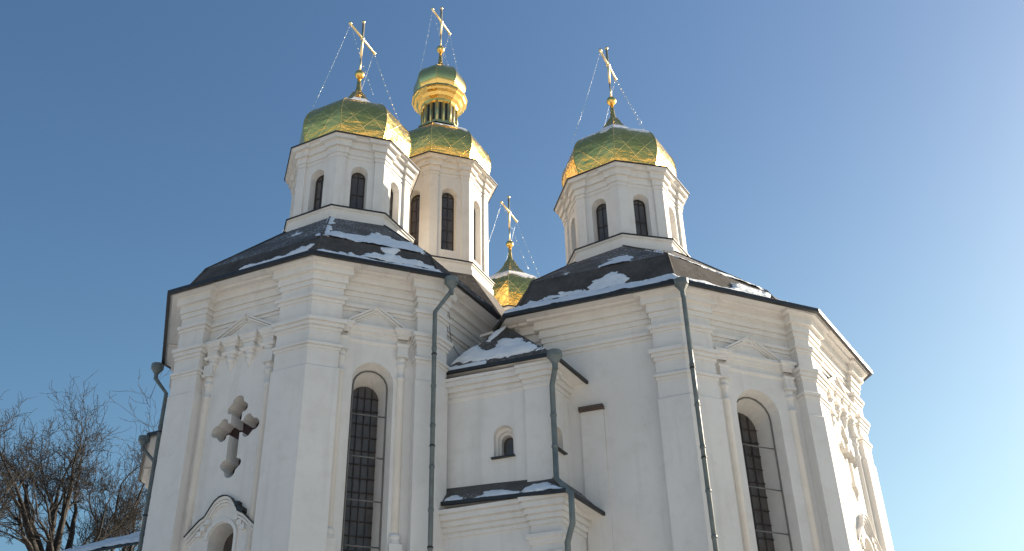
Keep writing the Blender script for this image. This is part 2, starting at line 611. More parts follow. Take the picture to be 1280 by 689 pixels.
def gablet(mb, face, u0, u1, zb, za, o, th=.10):
    """raised triangular pediment moulding"""
    um = (u0 + u1) / 2
    for (p0, p1) in (((u0, zb), (um, za)), ((um, za), (u1, zb))):
        d = Vector((p1[0] - p0[0], p1[1] - p0[1])).normalized()
        nrm = Vector((-d.y, d.x))
        for off, hgt, pr in ((0, .05, .13), (-.06, .05, .085), (-.115, .035, .045)):
            a0 = (p0[0] + nrm.x * off, p0[1] + nrm.y * off); a1 = (p1[0] + nrm.x * off, p1[1] + nrm.y * off)
            c0 = (a0[0] - nrm.x * hgt, a0[1] - nrm.y * hgt); c1 = (a1[0] - nrm.x * hgt, a1[1] - nrm.y * hgt)
            q = [a0, a1, c1, c0]
            mb.prism([face.P(x, z, o - .02) for x, z in q], [face.P(x, z, o + pr) for x, z in q])

def half_column(mb, face, u, o, zt, zb, r=.095):
    c = face.P(u, 0, o - .02)
    prof = [(r * 1.0, zb), (r * 1.0, zt - .62), (r * 1.25, zt - .60), (r * 1.3, zt - .55), (r * 1.0, zt - .52), (r * .98, zt - .26), (r * 1.35, zt - .23), (r * 1.4, zt - .17), (r * 1.05, zt - .14), (r * 1.15, zt - .08), (r * 1.5, zt)]
    mb.lathe((c.x, c.y, 0), prof, 14)
    zz = zb
    fbox(mb, face, u - r * 1.5, u + r * 1.5, zt, zt + .07, o - .02, o + r * 1.55)
    fbox(mb, face, u - r * 1.35, u + r * 1.35, zt + .075, zt + .33, o - .02, o + r * 1.25)
    # base and pedestal
    mb.lathe((c.x, c.y, 0), [(r * 1.05, zb + .02), (r * 1.45, zb - .04), (r * 1.5, zb - .1), (r * 1.2, zb - .14), (r * 1.6, zb - .2), (r * 1.6, zb - .26)], 14)
    fbox(mb, face, u - r * 1.6, u + r * 1.6, zb - .6, zb - .26, o - .02, o + r * 1.6)

def strip(mb, face, u0, u1, rows, o, breaks=(), bw=.16, bo=.12):
    """horizontal entablature strip, broken forward over the given positions"""
    path = [face.a + face.t * u0 + face.n * (o - .02), face.a + face.t * u0 + face.n * o]
    for b in breaks:
        for uu, oo in ((b - bw, 0), (b - bw, bo), (b + bw, bo), (b + bw, 0)):
            path.append(face.a + face.t * min(max(uu, u0 + .001), u1 - .001) + face.n * (o + oo))
    path += [face.a + face.t * u1 + face.n * o, face.a + face.t * u1 + face.n * (o - .02)]
    for z0, prof in rows:
        sweep(mb, path, prof, z0, False)

def pendant(mb, face, u, o, zt, h=.42, r=.12):
    c = face.P(u, 0, o + .01)
    mb.lathe((c.x, c.y, zt), [(.015, -h), (.04, -h + .06), (r * .55, -h * .72), (r * .8, -h * .52), (r * .7, -h * .42), (r * 1.15, -h * .36), (r * 1.2, -h * .26), (r * .85, -h * .2), (r * 1.3, -.02), (r * 1.3, 0)], 12)

# field geometry on the pier polygon: u on the pier plane = u on the eave line minus this
def ushift(eave, k, ov):
    q = inset_poly(eave, ov)
    a = V2(eave[k]); b = V2(eave[(k + 1) % len(eave)])
    t = (b - a).normalized()
    return (q[k] - a).dot(t)

OV, DR = .45, .27
sA = ushift(OL, 0, OV); sB = ushift(OL, 1, OV)
sE = ushift(OR, 1, OV); sF = ushift(OR, 2, OV); sD = ushift(OR, 0, OV)

crossA = cross_outline(2.22 - sA, 12.18)
crossF = cross_outline(2.26 - sF, 12.22)
archB = arch(1.92 - sB, .53, 6.0, 13.25)
archE = arch(2.36 - sE, .65, 6.0, 12.50)
doorA = arch(2.23 - sA, .37, 6.2, 9.40)
doorF = arch(2.26 - sF, .37, 5.6, 9.55)
sL7 = ushift(OL, 7, OV)
archL7 = arch(2.1 - sL7, .49, 6.0, 13.2)

pierL = {0: (1.0 - sA, 1.15 - .18), 1: (.97 - sB, .55), 2: (.42, .5), 3: (.6, .6), 4: (.8, .8), 5: (.6, .6), 6: (.6, .6), 7: (.75, .6)}
wl, fL = oct_wall(church, 'arm_wall', OL, G, 0, OV, DR, pierL, {0: [crossA, doorA], 1: [archB], 7: [archL7]})
wl['label'] = 'wall of the near arm on the left with a cross shaped recess'
pierR = {0: (.62, .93 - .17), 1: (1.05 - sE, .45), 2: (.75, .75), 3: (.7, .7), 4: (.7, .7), 5: (.6, .6), 6: (.6, .6), 7: (.6, .6)}
wr, fR = oct_wall(church, 'arm_wall', OR, ZR, 0, OV, DR, pierR, {1: [archE], 2: [crossF, doorF]}, low={0: .14}, drf={2: .12})
wr['label'] = 'wall of the right arm with its sunlit end face'
pw = {k: (.8, .8) for k in range(8)}
wf, fF = oct_wall(church, 'arm_wall', OF, G - .3, 0, OV, DR, pw, {})
ww, fW = oct_wall(church, 'arm_wall', OW, 15.3, 0, OV, DR, pw, {})

# --- roofs
RL = roof_oct(OL, G, (-.35, -5.39), -3.3, 2.0, 19.80, (.5, .40), (.85, 1.10), label='dark roof of the left arm with snow along its eaves')
RR = roof_oct(OR, ZR, (7.52, -.86), -8.1, 2.0, 19.20, (.55, .50), (1.0, 1.50), label='dark roof of the right arm with a snow drift on its ledge', tweak={2: (1.4, 1.28)})
RF = roof_oct(OF, G - .3, (0, 6.89), -2, 2.0, 19.80, (.5, .40), (.85, 1.10))
RW = roof_oct(OW, 15.3, (-5.6, 0), 0, 2.0, 19.4, (.5, .40), (.85, 1.10))
mb = MB()
ce = octp((0, 0), 4.2, -2.4); ct = octp((0, 0), 1.9, -2.4)
mb.add([(p.x, p.y, 17.3) for p in ce] + [(p.x, p.y, 21.1) for p in ct], [(k, (k + 1) % 8, 8 + (k + 1) % 8, 8 + k) for k in range(8)])
mb.build('crossing_roof', ROOF, church)

# --- end walls with cross niche, gablet, corbels, hooded window (left arm front and right arm end)
def end_field(face, s, uc, dz, outline_cross, outline_door, wall, dark, dr):
    o = -dr
    nb = MB()
    reveal(nb, face, outline_cross, o, outline_cross, o - .5)
    N = nb.build('cross_niche', PL, church)
    back = MB(); fill(back, face, outline_cross, o - .495); back.build('niche_back', INNER, N)
    orn = MB()
    gablet(orn, face, uc - .92, uc + .92, 14.84 + dz, 15.36 + dz, o)
    rows = [(14.62 + dz, [(0, -.16), (.03, -.14), (.03, -.08), (.08, -.06), (.08, 0), (.12, .03), (.12, .10), (0, .13)]),
            (14.30 + dz, [(0, -.08), (.04, -.06), (.07, 0), (0, .03)])]
    pts = [uc - .92, uc - .36, uc + .22, uc + .82]
    strip(orn, face, uc - 1.2, uc + 1.08, rows, o, pts)
    orn.build('gablet', PL, wall)
    for i, u in enumerate(pts):
        pb = MB()
        fbox(pb, face, u - .15, u + .15, 14.235 + dz, 14.45 + dz, o - .02, o + .14)
        pendant(pb, face, u, o, 14.23 + dz)
        pb.build('corbel', PL, wall)
    for u in (uc - 1.0, uc + .86):
        cb = MB(); half_column(cb, face, u, o, 13.75 + dz, 8.4 + dz, .10); cb.build('half_column', PL, wall)
    # hooded window below
    db = MB()
    d2 = [(u_, z_) for u_, z_ in outline_door]
    reveal(db, face, outline_door, o, d2, o - .6)
    Dn = db.build('hooded_window', PL, church)
    g = MB(); fill(g, face, d2, o - .58); g.build('pane', GLASS, Dn)
    # ogee hood moulding
    uu = (outline_door[0][0] + outline_door[1][0]) / 2
    zt = max(z for _, z in outline_door)
    half = [(0, .62), (.12, .60), (.24, .52), (.36, .36), (.46, .20), (.50, .16), (.62, .10), (.80, -.06), (1.0, -.24)]
    crv = [(-x, z) for x, z in half[::-1]] + half[1:]
    hood = MB(); capm = MB()
    for (dz2, pr, th) in ((0, .11, .07), (-.08, .075, .06), (-.15, .04, .06)):
        up = [(uu + x * (1 + dz2 * .4), zt + z + dz2) for x, z in crv]
        dn = [(uu + x * (1 + dz2 * .4), zt + z + dz2 - th) for x, z in crv]
        n = len(up)
        vs = [face.P(a, b, oo) for oo in (o - .02, o + pr) for a, b in up + dn]
        fs = []
        for k in range(n - 1):
            fs += [(2 * n + k, 2 * n + k + 1, 3 * n + k + 1, 3 * n + k)[::-1], (k, k + 1, 2 * n + k + 1, 2 * n + k), (n + k, 3 * n + k, 3 * n + k + 1, n + k + 1)]
        hood.add(vs, fs)
    # raised band around the opening
    ob = arch(uu, .46, 6.2 + dz, zt - .37 + .01)
    ib = arch(uu, .385, 6.2 + dz, zt - .37 + .005)
    n = len(ob)
    vs = [face.P(a, b, o + .05) for a, b in ob + ib] + [face.P(a, b, o - .02) for a, b in ob + ib]
    hood.add(vs, [(k, k + 1, n + k + 1, n + k) for k in range(1, n - 1)] + [(k, 2 * n + k, 2 * n + k + 1, k + 1) for k in range(1, n - 1)] + [(n + k, n + k + 1, 3 * n + k + 1, 3 * n + k) for k in range(1, n - 1)])
    for x, z in ((-.52, .02), (-.40, .16), (.40, .16), (.52, .02), (-.62, -.10), (.62, -.10)):
        fbox(hood, face, uu + x - .06, uu + x + .06, zt + z - .16, zt + z - .04, o - .02, o + .09)
    hood.build('hood_moulding', PL, Dn)
    up = [(uu + x, zt + z + .004) for x, z in crv]
    n = len(up)
    vs = [face.P(a, b + e, oo) for e in (0, .022) for oo in (o - .02, o + .14) for a, b in up]
    fs = []
    for k in range(n - 1):
        fs += [(k, k + 1, n + k + 1, n + k), (2 * n + k, 3 * n + k, 3 * n + k + 1, 2 * n + k + 1), (n + k, n + k + 1, 3 * n + k + 1, 3 * n + k)]
    capm.add(vs, fs)
    for x, z in ((.40, .32), (.47, .20), (.56, .145)) if dark else ():
        fbox(capm, face, uu + x, uu + x + .09, zt + z - .02, zt + z + .09, o, o + .17)
    capm.build('hood_cap', FASC if dark else PL, Dn)
end_field(fL[0], sA, 2.20 - sA, 0, crossA, doorA, wl, True, DR)
end_field(fR[2], sF, 2.26 - sF, -.74, crossF, doorF, wr, False, .12)

# --- oblique walls with the tall windows between half columns
def window_field(face, uc, hw, zs, dz, u0, u1, wall, zb=6.0):
    o = -DR
    tall_window(face, DR, uc, hw, zb, zs, wall)
    orn = MB()
    gablet(orn, face, uc - .72 * (hw / .49) ** .6, uc + .72 * (hw / .49) ** .6, 14.86 + dz, 15.38 + dz, o)
    rows = [(14.62 + dz, [(0, -.12), (.03, -.10), (.03, -.04), (.08, -.02), (.08, .05), (.13, .08), (.13, .15), (0, .18)]),
            (14.33 + dz, [(0, -.06), (.03, -.04), (.05, .02), (0, .05)])]
    strip(orn, face, u0 - .13, u1 + .13, rows, o, [u0, u1], .12, .10)
    orn.build('gablet', PL, wall)
    for u in (u0, u1):
        cb = MB(); half_column(cb, face, u, o, 13.98 + dz, 9.4 + dz, .10)
        half_column(cb, face, u, o, 8.75 + dz, 4.0, .10)
        cb.build('half_column', PL, wall)
window_field(fL[1], 1.92 - sB, .53, 13.25, 0, 1.07 - sB, 2.63 - sB, wl)
window_field(fR[1], 2.36 - sE, .65, 12.50, -.72, 1.42 - sE, 3.42 - sE, wr)
window_field(fL[7], 2.1 - sL7, .49, 13.2, 0, 1.2 - sL7, 3.0 - sL7, wl)

# low pilaster strip with a brown metal cap on the right arm's long side
fD = fR[0]
pb = MB(); fbox(pb, fD, 1.76 - sD, 2.36 - sD, 0, 12.62, -DR - .02, -DR + .055); P_ = pb.build('buttress_strip', PL, church)
pb = MB(); fbox(pb, fD, 1.74 - sD, 2.38 - sD, 12.622, 12.73, -DR - .02, -DR + .17); pb.build('metal_cap', BRK, P_)
# thin cable hanging on the side of the left arm
fC = fL[2]
pts = [fC.P(.55 + .02 * math.sin(i), 15.4 - i * .55, -DR + .03 + (.25 if i == 0 else 0)) for i in range(0, 9)]
pb = MB(); pb.tube([fC.P(.42, 15.6, .05)] + pts, .009, 5)
pb.tube([fC.P(.5, 15.25, .02), fC.P(.95, 14.95, -.2), fC.P(1.5, 14.7, -.22)], .009, 5)
pb.build('cable', WIRE, church)

# ------------------------------------------------------------------ towers
SIDE_DOME = [(1.44, -.10), (1.48, 0), (1.62, .25), (1.73, .55), (1.80, .9), (1.80, 1.2), (1.74, 1.5), (1.60, 1.78), (1.38, 2.02), (1.10, 2.24), (.84, 2.48), (.61, 2.75), (.42, 3.02), (.28, 3.28), (.19, 3.5)]
MAIN_DOME = [(1.56, -.10), (1.60, 0), (1.76, .28), (1.88, .62), (1.92, .98), (1.87, 1.32), (1.70, 1.66), (1.42, 1.96), (1.12, 2.22), (.90, 2.43), (.76, 2.62)]
CUPOLA = [(.74, 4.58), (.84, 4.66), (.95, 4.86), (1.0, 5.10), (.98, 5.36), (.88, 5.62), (.70, 5.84), (.48, 6.02), (.28, 6.2), (.15, 6.42)]

def smooth_profile(pr, sub=4):
    out = []
    n = len(pr)
    for i in range(n - 1):
        p0, p1, p2, p3 = pr[max(0, i - 1)], pr[i], pr[i + 1], pr[min(n - 1, i + 2)]
        for k in range(sub):
            t = k / sub
            out.append(tuple(.5 * ((2 * b) + (-a + c) * t + (2 * a - 5 * b + 4 * c - d) * t * t + (-a + 3 * b - 3 * c + d) * t ** 3) for a, b, c, d in zip(p0, p1, p2, p3)))
    out.append(pr[-1])
    return out

def facet_dome(name, parent, c, ang, prof, z0, m, ribs=.022):
    pr = smooth_profile(prof)
    mb = MB(); uvs = []
    arc = [0.0]
    for i in range(1, len(pr)):
        arc.append(arc[-1] + math.hypot(pr[i][0] - pr[i - 1][0], pr[i][1] - pr[i - 1][1]))
    nu = 6
    cor = [octp(c, r, ang) for r, _ in pr]
    for k in range(8):
        vs = []
        for i, (r, z) in enumerate(pr):
            a, b = cor[i][k], cor[i][(k + 1) % 8]
            hw = (b - a).length / 2
            for j in range(nu + 1):
                t = j / nu
                q = a.lerp(b, t)
                bul = .012 * (1 - (2 * t - 1) ** 2)                  # facets belly out a little
                nd = (q - V2(c)).normalized() * bul
                vs.append((q.x + nd.x, q.y + nd.y, z0 + z))
                uvs.append(((2 * t - 1) * hw, arc[i]))
        fs = []
        for i in range(len(pr) - 1):
            for j in range(nu):
                fs.append((i * (nu + 1) + j, i * (nu + 1) + j + 1, (i + 1) * (nu + 1) + j + 1, (i + 1) * (nu + 1) + j))
        mb.add(vs, fs, True)
    o = mb.build(name, m, parent)
    me = o.data
    ul = me.uv_layers.new(name='UVMap')
    li = np.empty(len(me.loops), dtype=np.int32); me.loops.foreach_get('vertex_index', li)
    ul.data.foreach_set('uv', np.array(uvs, dtype=np.float32)[li].ravel())
    return o, cor, pr

def rib_mesh(cor, pr, z0, r):
    mb = MB()
    for k in range(8):
        mb.tube([(cor[i][k].x, cor[i][k].y, z0 + pr[i][1]) for i in range(0, len(pr), 2)], r, 5)
    return mb

def cross_and_ball(parent, c, zb, arm, h, chain_r, chain_z, ang):
    """finial ball, cross with the bar along y, four beaded stay chains"""
    mb = MB(); mb.ball((c[0], c[1], zb), .175, 18); mb.build('ball', GOLDP, parent)
    x = MB()
    x.tube([(c[0], c[1], zb + .15), (c[0], c[1], zb + .95)], [.035, .03], 8)
    zc = zb + h
    x.tube([(c[0], c[1], zb + .9), (c[0], c[1], zc + arm)], .045, 8)
    x.tube([(c[0], c[1] - arm, zc), (c[0], c[1] + arm, zc)], .045, 8)
    for p in ((0, 0, arm), (0, -arm, 0), (0, arm, 0)):
        x.ball((c[0] + p[0], c[1] + p[1], zc + p[2]), .068, 10)
    x.lathe((c[0], c[1], zc), [(.02, -.09), (.07, -.06), (.085, 0), (.07, .06), (.02, .09)], 10)
    x.build('cross', GOLDX, parent)
    for sy in (-1, 1):
        for sx in (-1, 1):
            p0 = Vector((c[0], c[1] + sy * arm * .97, zc))
            a = rad(90 * sy + (-sy * sx) * 52)
            p1 = Vector((c[0] + chain_r * math.cos(a), c[1] + chain_r * math.sin(a), chain_z))
            ch = MB()
            L = (p1 - p0).length
            n = 12
            pts = []
            for i in range(n + 1):
                t = i / n
                q = p0.lerp(p1, t); q.z -= .10 * 4 * t * (1 - t)
                pts.append(q)
            ch.tube(pts, .0055, 4)
            t = .04
            while t < .93:
                i = min(int(t * n), n - 1); f_ = t * n - i
                q = pts[i].lerp(pts[i + 1], f_)
                ch.ball(q, random.choice((.014, .02, .026)), 6)
                t += random.uniform(.04, .10)
            ch.build('chain', BEAD, parent)

def tower(c, ang, ze, zs, qe, qw, wz0, wz1, hw, main=False, label=None):
    eave = octp(c, qe, ang)
    q = octp(c, qw, ang)
    fl = (V2(q[1]) - V2(q[0])).length
    u = fl / 2
    ov = qe - qw
    holes = {k: [arch(u, hw, wz0, wz1 - hw)] for k in range(8)}
    corn = fasciae([(.02, -.74, -.66), (.05, -.60, -.46), (.13, -.38, -.27), (.24, -.15, -.03)], .004)
    W, faces = oct_wall(church, 'tower_drum', [tuple(p) for p in eave], ze, zs - .6, ov, .07, {k: (.30, .30) for k in range(8)}, holes, corn, None)
    if label:
        W['label'] = label
    for f in faces:
        h1 = arch(u, hw, wz0, wz1 - hw); h2 = arch(u, hw - .045, wz0, wz1 - hw - .03)
        win = MB(); reveal(win, f, h1, -.07, h2, -.33)
        fill(win, f, h2, -.40)
        Wn = win.build('window', PL, church)
        g = MB(); fill(g, f, h2, -.315); g.build('pane', GLASS, Wn)
        b = MB()
        ring = [f.P(x, z, -.30) for x, z in arch(u, hw - .06, wz0 + .02, wz1 - hw - .03)]
        b.tube(ring[1:] + [ring[0]], .022, 5)
        fbar(b, f, (u, wz0), (u, wz1 - .08), -.30, .014)
        n = max(3, int((wz1 - wz0) / .42))
        for k in range(1, n):
            z = wz0 + (wz1 - hw - wz0) * k / (n - 1)
            fbar(b, f, (u - hw + .05, z), (u + hw - .05, z), -.30, .014)
        b.build('window_frame', MUNT, Wn)
    # flared sill band with a dark metal edge
    sb = MB()
    prof = [(qw + .15, zs - .55), (qw + .16, zs - .30), (qw + .10, zs - .26), (qw + .12, zs - .12), (qw + .17, zs - .09), (qw + .17, zs - .035), (qw - .02, zs - .03)]
    rings = [octp(c, r, ang) for r, _ in prof]
    sb.add([(p.x, p.y, prof[i][1]) for i, r in enumerate(rings) for p in r], [(i * 8 + k, i * 8 + (k + 1) % 8, (i + 1) * 8 + (k + 1) % 8, (i + 1) * 8 + k) for i in range(len(prof) - 1) for k in range(8)])
    sb.build('sill_band', PL, W)
    eb = MB()
    prof = [(qw + .16, zs - .032), (qw + .205, zs - .032), (qw + .205, zs), (qw + .0, zs + .06)]
    rings = [octp(c, r, ang) for r, _ in prof]
    eb.add([(p.x, p.y, prof[i][1]) for i, r in enumerate(rings) for p in r], [(i * 8 + k, i * 8 + (k + 1) % 8, (i + 1) * 8 + (k + 1) % 8, (i + 1) * 8 + k) for i in range(len(prof) - 1) for k in range(8)])
    eb.build('sill_flashing', FASC, W)
    eb = MB()
    prof = [(qe - .05, ze - .028), (qe + .02, ze - .028), (qe + .02, ze + .012), (1.3, ze + .10)]
    rings = [octp(c, r, ang) for r, _ in prof]
    eb.add([(p.x, p.y, prof[i][1]) for i, r in enumerate(rings) for p in r], [(i * 8 + k, i * 8 + (k + 1) % 8, (i + 1) * 8 + (k + 1) % 8, (i + 1) * 8 + k) for i in range(len(prof) - 1) for k in range(8)])
    eb.build('eave_flashing', FASC, W)
    prof = MAIN_DOME if main else SIDE_DOME
    D_, cor, pr = facet_dome('dome', church, c, ang, prof, ze + .06, GOLD)
    rib_mesh(cor, pr, ze + .06, .022).build('rib', GOLDP, D_)
    if not main:
        sp = MB()
        sp.lathe((c[0], c[1], ze), [(.17, 3.36), (.225, 3.44), (.225, 3.50), (.16, 3.54), (.145, 3.62), (.105, 3.75), (.08, 4.0), (.06, 4.38)], 12)
        sp.build('spire', GOLDP, D_)
        cross_and_ball(D_, c, ze + 4.50, .84, 1.78, 1.62, ze + 2.25, ang)
    else:
        lb = MB()
        ringp = [(.92, 2.58), (.92, 2.66), (.80, 2.72), (.74, 2.80), (.645, 2.84), (.645, 3.94)]
        rr = [octp(c, r, ang) for r, _ in ringp]
        lb.add([(p.x, p.y, ze + ringp[i][1]) for i, r in enumerate(rr) for p in r], [(i * 8 + k, i * 8 + (k + 1) % 8, (i + 1) * 8 + (k + 1) % 8, (i + 1) * 8 + k) for i in range(len(ringp) - 1) for k in range(8)])
        Ln = lb.build('lantern', GOLDG, church)
        q = octp(c, .645, ang)
        for k in range(8):
            f = Face(q[k], q[(k + 1) % 8])
            for uu in (f.L * .27, f.L * .73):
                sl = MB(); fill(sl, f, arch(uu, .05, ze + 2.98, ze + 3.8), .012)
                sl.build('slot', SLOT, Ln)
            po = MB()
            for uu in (.0, f.L * .5):
                po.tube([f.P(uu, ze + 2.86, .02), f.P(uu, ze + 3.92, .02)], .045, 6)
            po.build('colonnette', GOLDG, Ln)
        rb = MB(); pr_ = [(.80, 2.70), (1.0, 2.66), (1.02, 2.58), (.9, 2.5)]
        cp = [(.70, 3.86), (.75, 3.90), (.78, 4.0), (.90, 4.08), (.98, 4.2), (1.08, 4.26), (1.12, 4.34), (1.17, 4.37), (1.17, 4.46), (1.10, 4.50), (.78, 4.62)]
        rb.lathe((c[0], c[1], ze), [(r * .98, z) for r, z in cp], 16, False)
        rb.build('lantern_cornice', GOLDP, Ln)
        D2, cor2, pr2 = facet_dome('cupola', church, c, ang, CUPOLA, ze, GOLDS)
        rib_mesh(cor2, pr2, ze, .018).build('rib', GOLDP, D2)
        sp = MB()
        sp.lathe((c[0], c[1], ze), [(.16, 6.30), (.19, 6.38), (.19, 6.43), (.13, 6.47), (.10, 6.62), (.075, 6.85), (.055, 7.24)], 12)
        sp.build('spire', GOLDP, D2)
        cross_and_ball(D2, c, ze + 7.38, .80, 1.66, .92, ze + 5.45, ang)
    return W

tower((-.35, -5.39), -3.3, G + 6.76, G + 3.99, 2.12, 1.83, G + 4.13, G + 5.78, .26, label='white drum of the left tower under its gold dome')
tower((7.52, -.86), -8.1, G + 6.13, G + 3.39, 2.12, 1.83, G + 3.53, G + 5.18, .26, label='white drum of the right tower under its gold dome')
tower((0, 0), -2.4, G + 9.72, G + 5.25, 2.14, 1.80, G + 5.75, G + 8.50, .28, main=True, label='taller white drum of the middle tower with a lantern above its dome')
tower((0, 6.89), -2, G + 6.76, G + 3.9, 2.12, 1.83, G + 4.1, G + 5.75, .26)
tower((-5.6, 0), 0, G + 5.6, G + 3.2, 2.12, 1.83, G + 3.5, G + 5.1, .26)

# ------------------------------------------------------------------ corner annex between the two near arms
ta = Vector((.997, .073)).normalized(); tc = Vector((.105, .994)).normalized()
def annex_box(corner, zt, zb, ext1, ext2, name, label, holes1=(), holes2=(), pier=.62, piermould=False):
    ca = V2(corner)
    f1 = Face(ca - ta * ext1, ca); f2 = Face(ca, ca + tc * ext2)
    mb = MB(); d = .07
    for f, hs, side in ((f1, holes1, 0), (f2, holes2, 1)):
        p = pier if side == 0 else .28
        if side == 0:
            panel(mb, f, [(0, zb), (f.L - p, zb), (f.L - p, zt), (0, zt)], hs, -d)
            mb.quad(f.P(f.L - p, zb, -d), f.P(f.L - p, zb), f.P(f.L - p, zt), f.P(f.L - p, zt, -d))
            mb.quad(f.P(f.L - p, zb), f.P(f.L, zb), f.P(f.L, zt), f.P(f.L - p, zt))
        else:
            panel(mb, f, [(p, zb), (f.L, zb), (f.L, zt), (p, zt)], hs, -d)
            mb.quad(f.P(p, zb), f.P(p, zb, -d), f.P(p, zt, -d), f.P(p, zt))
            mb.quad(f.P(0, zb), f.P(p, zb), f.P(p, zt), f.P(0, zt))
    W = mb.build(name, PL, church)
    W['label'] = label
    path = [f1.P(0, 0, -d).xy, f1.P(f1.L - pier, 0, -d).xy, f1.P(f1.L - pier, 0).xy, ca, f2.P(.28, 0).xy, f2.P(.28, 0, -d).xy, f2.P(f2.L, 0, -d).xy]
    return W, f1, f2, path
CA = (6.97, -6.98)
L1 = 3.2
u_win = L1 - 1.22
hA = arch(u_win, .265, 11.30, 11.86)
hA2 = arch(.60, .2, 11.45, 11.88)
AW, a1, a2, apath = annex_box(CA, 13.45, 10.3, L1, 1.6, 'annex_wall', 'small square annex in the corner between the two arms', [hA], [hA2])
cm = MB()
sweep(cm, [Vector(p) for p in apath], [(0, -1.0 + .3), (.03, -.67), (.03, -.6), (0, -.57)], 13.68, False)
sweep(cm, [Vector(p) for p in apath], fasciae([(.05, -.52, -.42), (.11, -.39, -.28), (.17, -.25, -.13), (.19, -.11, -.02)], .012), 13.60, False)
cm.build('cornice', PL, AW)
def nested_window(face, u, hw, zb, zs):
    o = -.07
    h1 = arch(u, hw, zb, zs); h2 = arch(u, hw - .055, zb, zs - .03); h3 = arch(u, hw - .11, zb, zs - .05)
    m_ = MB(); reveal(m_, face, h1, o, h1, o - .17); reveal(m_, face, h1, o - .17, h2, o - .172); reveal(m_, face, h2, o - .172, h2, o - .26); reveal(m_, face, h2, o - .26, h3, o - .262); reveal(m_, face, h3, o - .262, h3, o - .45)
    Wn = m_.build('window', PL, church)
    g = MB(); fill(g, face, h3, o - .43); g.build('pane', GLASS, Wn)
    s_ = MB(); fbox(s_, face, u - hw - .05, u + hw + .03, zb - .035, zb - .002, o - .3, o + .10); s_.build('sill', FASC, Wn)
nested_window(a1, u_win, .265, 11.30, 11.86)
nested_window(a2, .60, .2, 11.45, 11.88)
CB = (7.22, -7.19)
AL, b1, b2, bpath = annex_box(CB, 10.0, 0, 3.35, 2.0, 'annex_wall', 'lower wider storey of the corner annex', pier=.72)
cm = MB()
sweep(cm, [Vector(p) for p in bpath], fasciae([(.035, -.64, -.55), (.075, -.52, -.42), (.12, -.39, -.28), (.18, -.25, -.13), (.225, -.10, -.0)], .012), 10.02, False)
pp = [b1.P(b1.L - .72, 0, -.07).xy, b1.P(b1.L - .72, 0).xy, V2(CB), b2.P(.28, 0).xy, b2.P(.28, 0, -.07).xy]
sweep(cm, [Vector(p) for p in pp], [(0, -.2), (.04, -.17), (.05, -.08), (.10, -.05), (.10, .04), (0, .08)], 9.12, False)
sweep(cm, [Vector(p) for p in pp], [(0, -.12), (.03, -.1), (.05, 0), (0, .03)], 8.75, False)
cm.build('cornice', PL, AL)

# annex roofs
def sheet_roof(name, pts3, tris, edge, parent, th=.07, label=None):
    mb = MB(); mb.add(pts3, tris)
    R_ = mb.build(name, ROOF, parent)
    e = MB()
    for a, b in edge:
        a, b = Vector(a), Vector(b)
        d = (b - a).normalized(); o_ = Vector((d.y, -d.x, 0)).normalized() * .03
        e.prism([a - o_ - Vector((0, 0, th)), b - o_ - Vector((0, 0, th)), b + o_ - Vector((0, 0, th)), a + o_ - Vector((0, 0, th))],
                [a - o_ + Vector((0, 0, .02)), b - o_ + Vector((0, 0, .02)), b + o_ + Vector((0, 0, .02)), a + o_ + Vector((0, 0, .02))])
    e.build('fascia', FASC, R_)
    return R_
UA = [(4.02, -7.18, 13.86), (7.25, -7.30, 13.65), (7.62, -5.45, 13.45), (5.5, -6.2, 15.4), (4.12, -5.8, 14.75), (5.5, -5.5, 15.5)]
ur = sheet_roof('annex_roof', UA, [(0, 1, 3), (1, 2, 3), (0, 3, 4), (3, 2, 5), (4, 3, 5)], [(UA[0], UA[1]), (UA[1], UA[2])], church)
LA_ = [(4.05, -7.45, 10.25), (7.50, -7.47, 10.02), (7.86, -5.3, 9.92), (4.05, -7.10, 10.75), (7.06, -6.93, 10.58), (7.30, -5.3, 10.5)]
lr = sheet_roof('annex_roof', LA_, [(0, 1, 4, 3), (1, 2, 5, 4)], [(LA_[0], LA_[1]), (LA_[1], LA_[2])], church)
so = MB()
so.add([UA[0], UA[1], UA[2], (6.9, -5.2, 13.40), (6.9, -6.85, 13.58), (4.0, -6.85, 13.80)], [(0, 1, 4, 5), (1, 2, 3, 4)]); 
for i in range(len(so.v)): so.v[i] = (so.v[i][0], so.v[i][1], so.v[i][2] - .05)
so.build('soffit', PL, ur)
so = MB()
so.add([LA_[0], LA_[1], LA_[2], (7.3, -5.2, 9.9), (7.05, -7.0, 9.98), (4.0, -7.1, 10.2)], [(0, 1, 4, 5), (1, 2, 3, 4)])
for i in range(len(so.v)): so.v[i] = (so.v[i][0], so.v[i][1], so.v[i][2] - .05)
so.build('soffit', PL, lr)

# ------------------------------------------------------------------ low chapel roof at the left of the church
cb = MB()
cb.prism([(-11, -6.2, 0), (-4.9, -6.2, 0), (-4.9, -3.6, 0), (-11, -3.6, 0)], [(-11, -6.2, 10.9), (-4.9, -6.2, 10.9), (-4.9, -3.6, 10.9), (-11, -3.6, 10.9)])
SA = cb.build('side_annex_wall', PL, church); SA['label'] = 'low side annex at the far left with a snow covered roof'
rb = MB()
rb.prism([(-11.4, -6.6, 10.98), (-4.6, -6.6, 10.98), (-4.6, -4.7, 12.10), (-11.4, -4.7, 11.75)], [(-11.4, -6.6, 11.05), (-4.6, -6.6, 11.05), (-4.6, -4.7, 12.2), (-11.4, -4.7, 11.85)])
SR = rb.build('side_annex_roof', FASC, church)

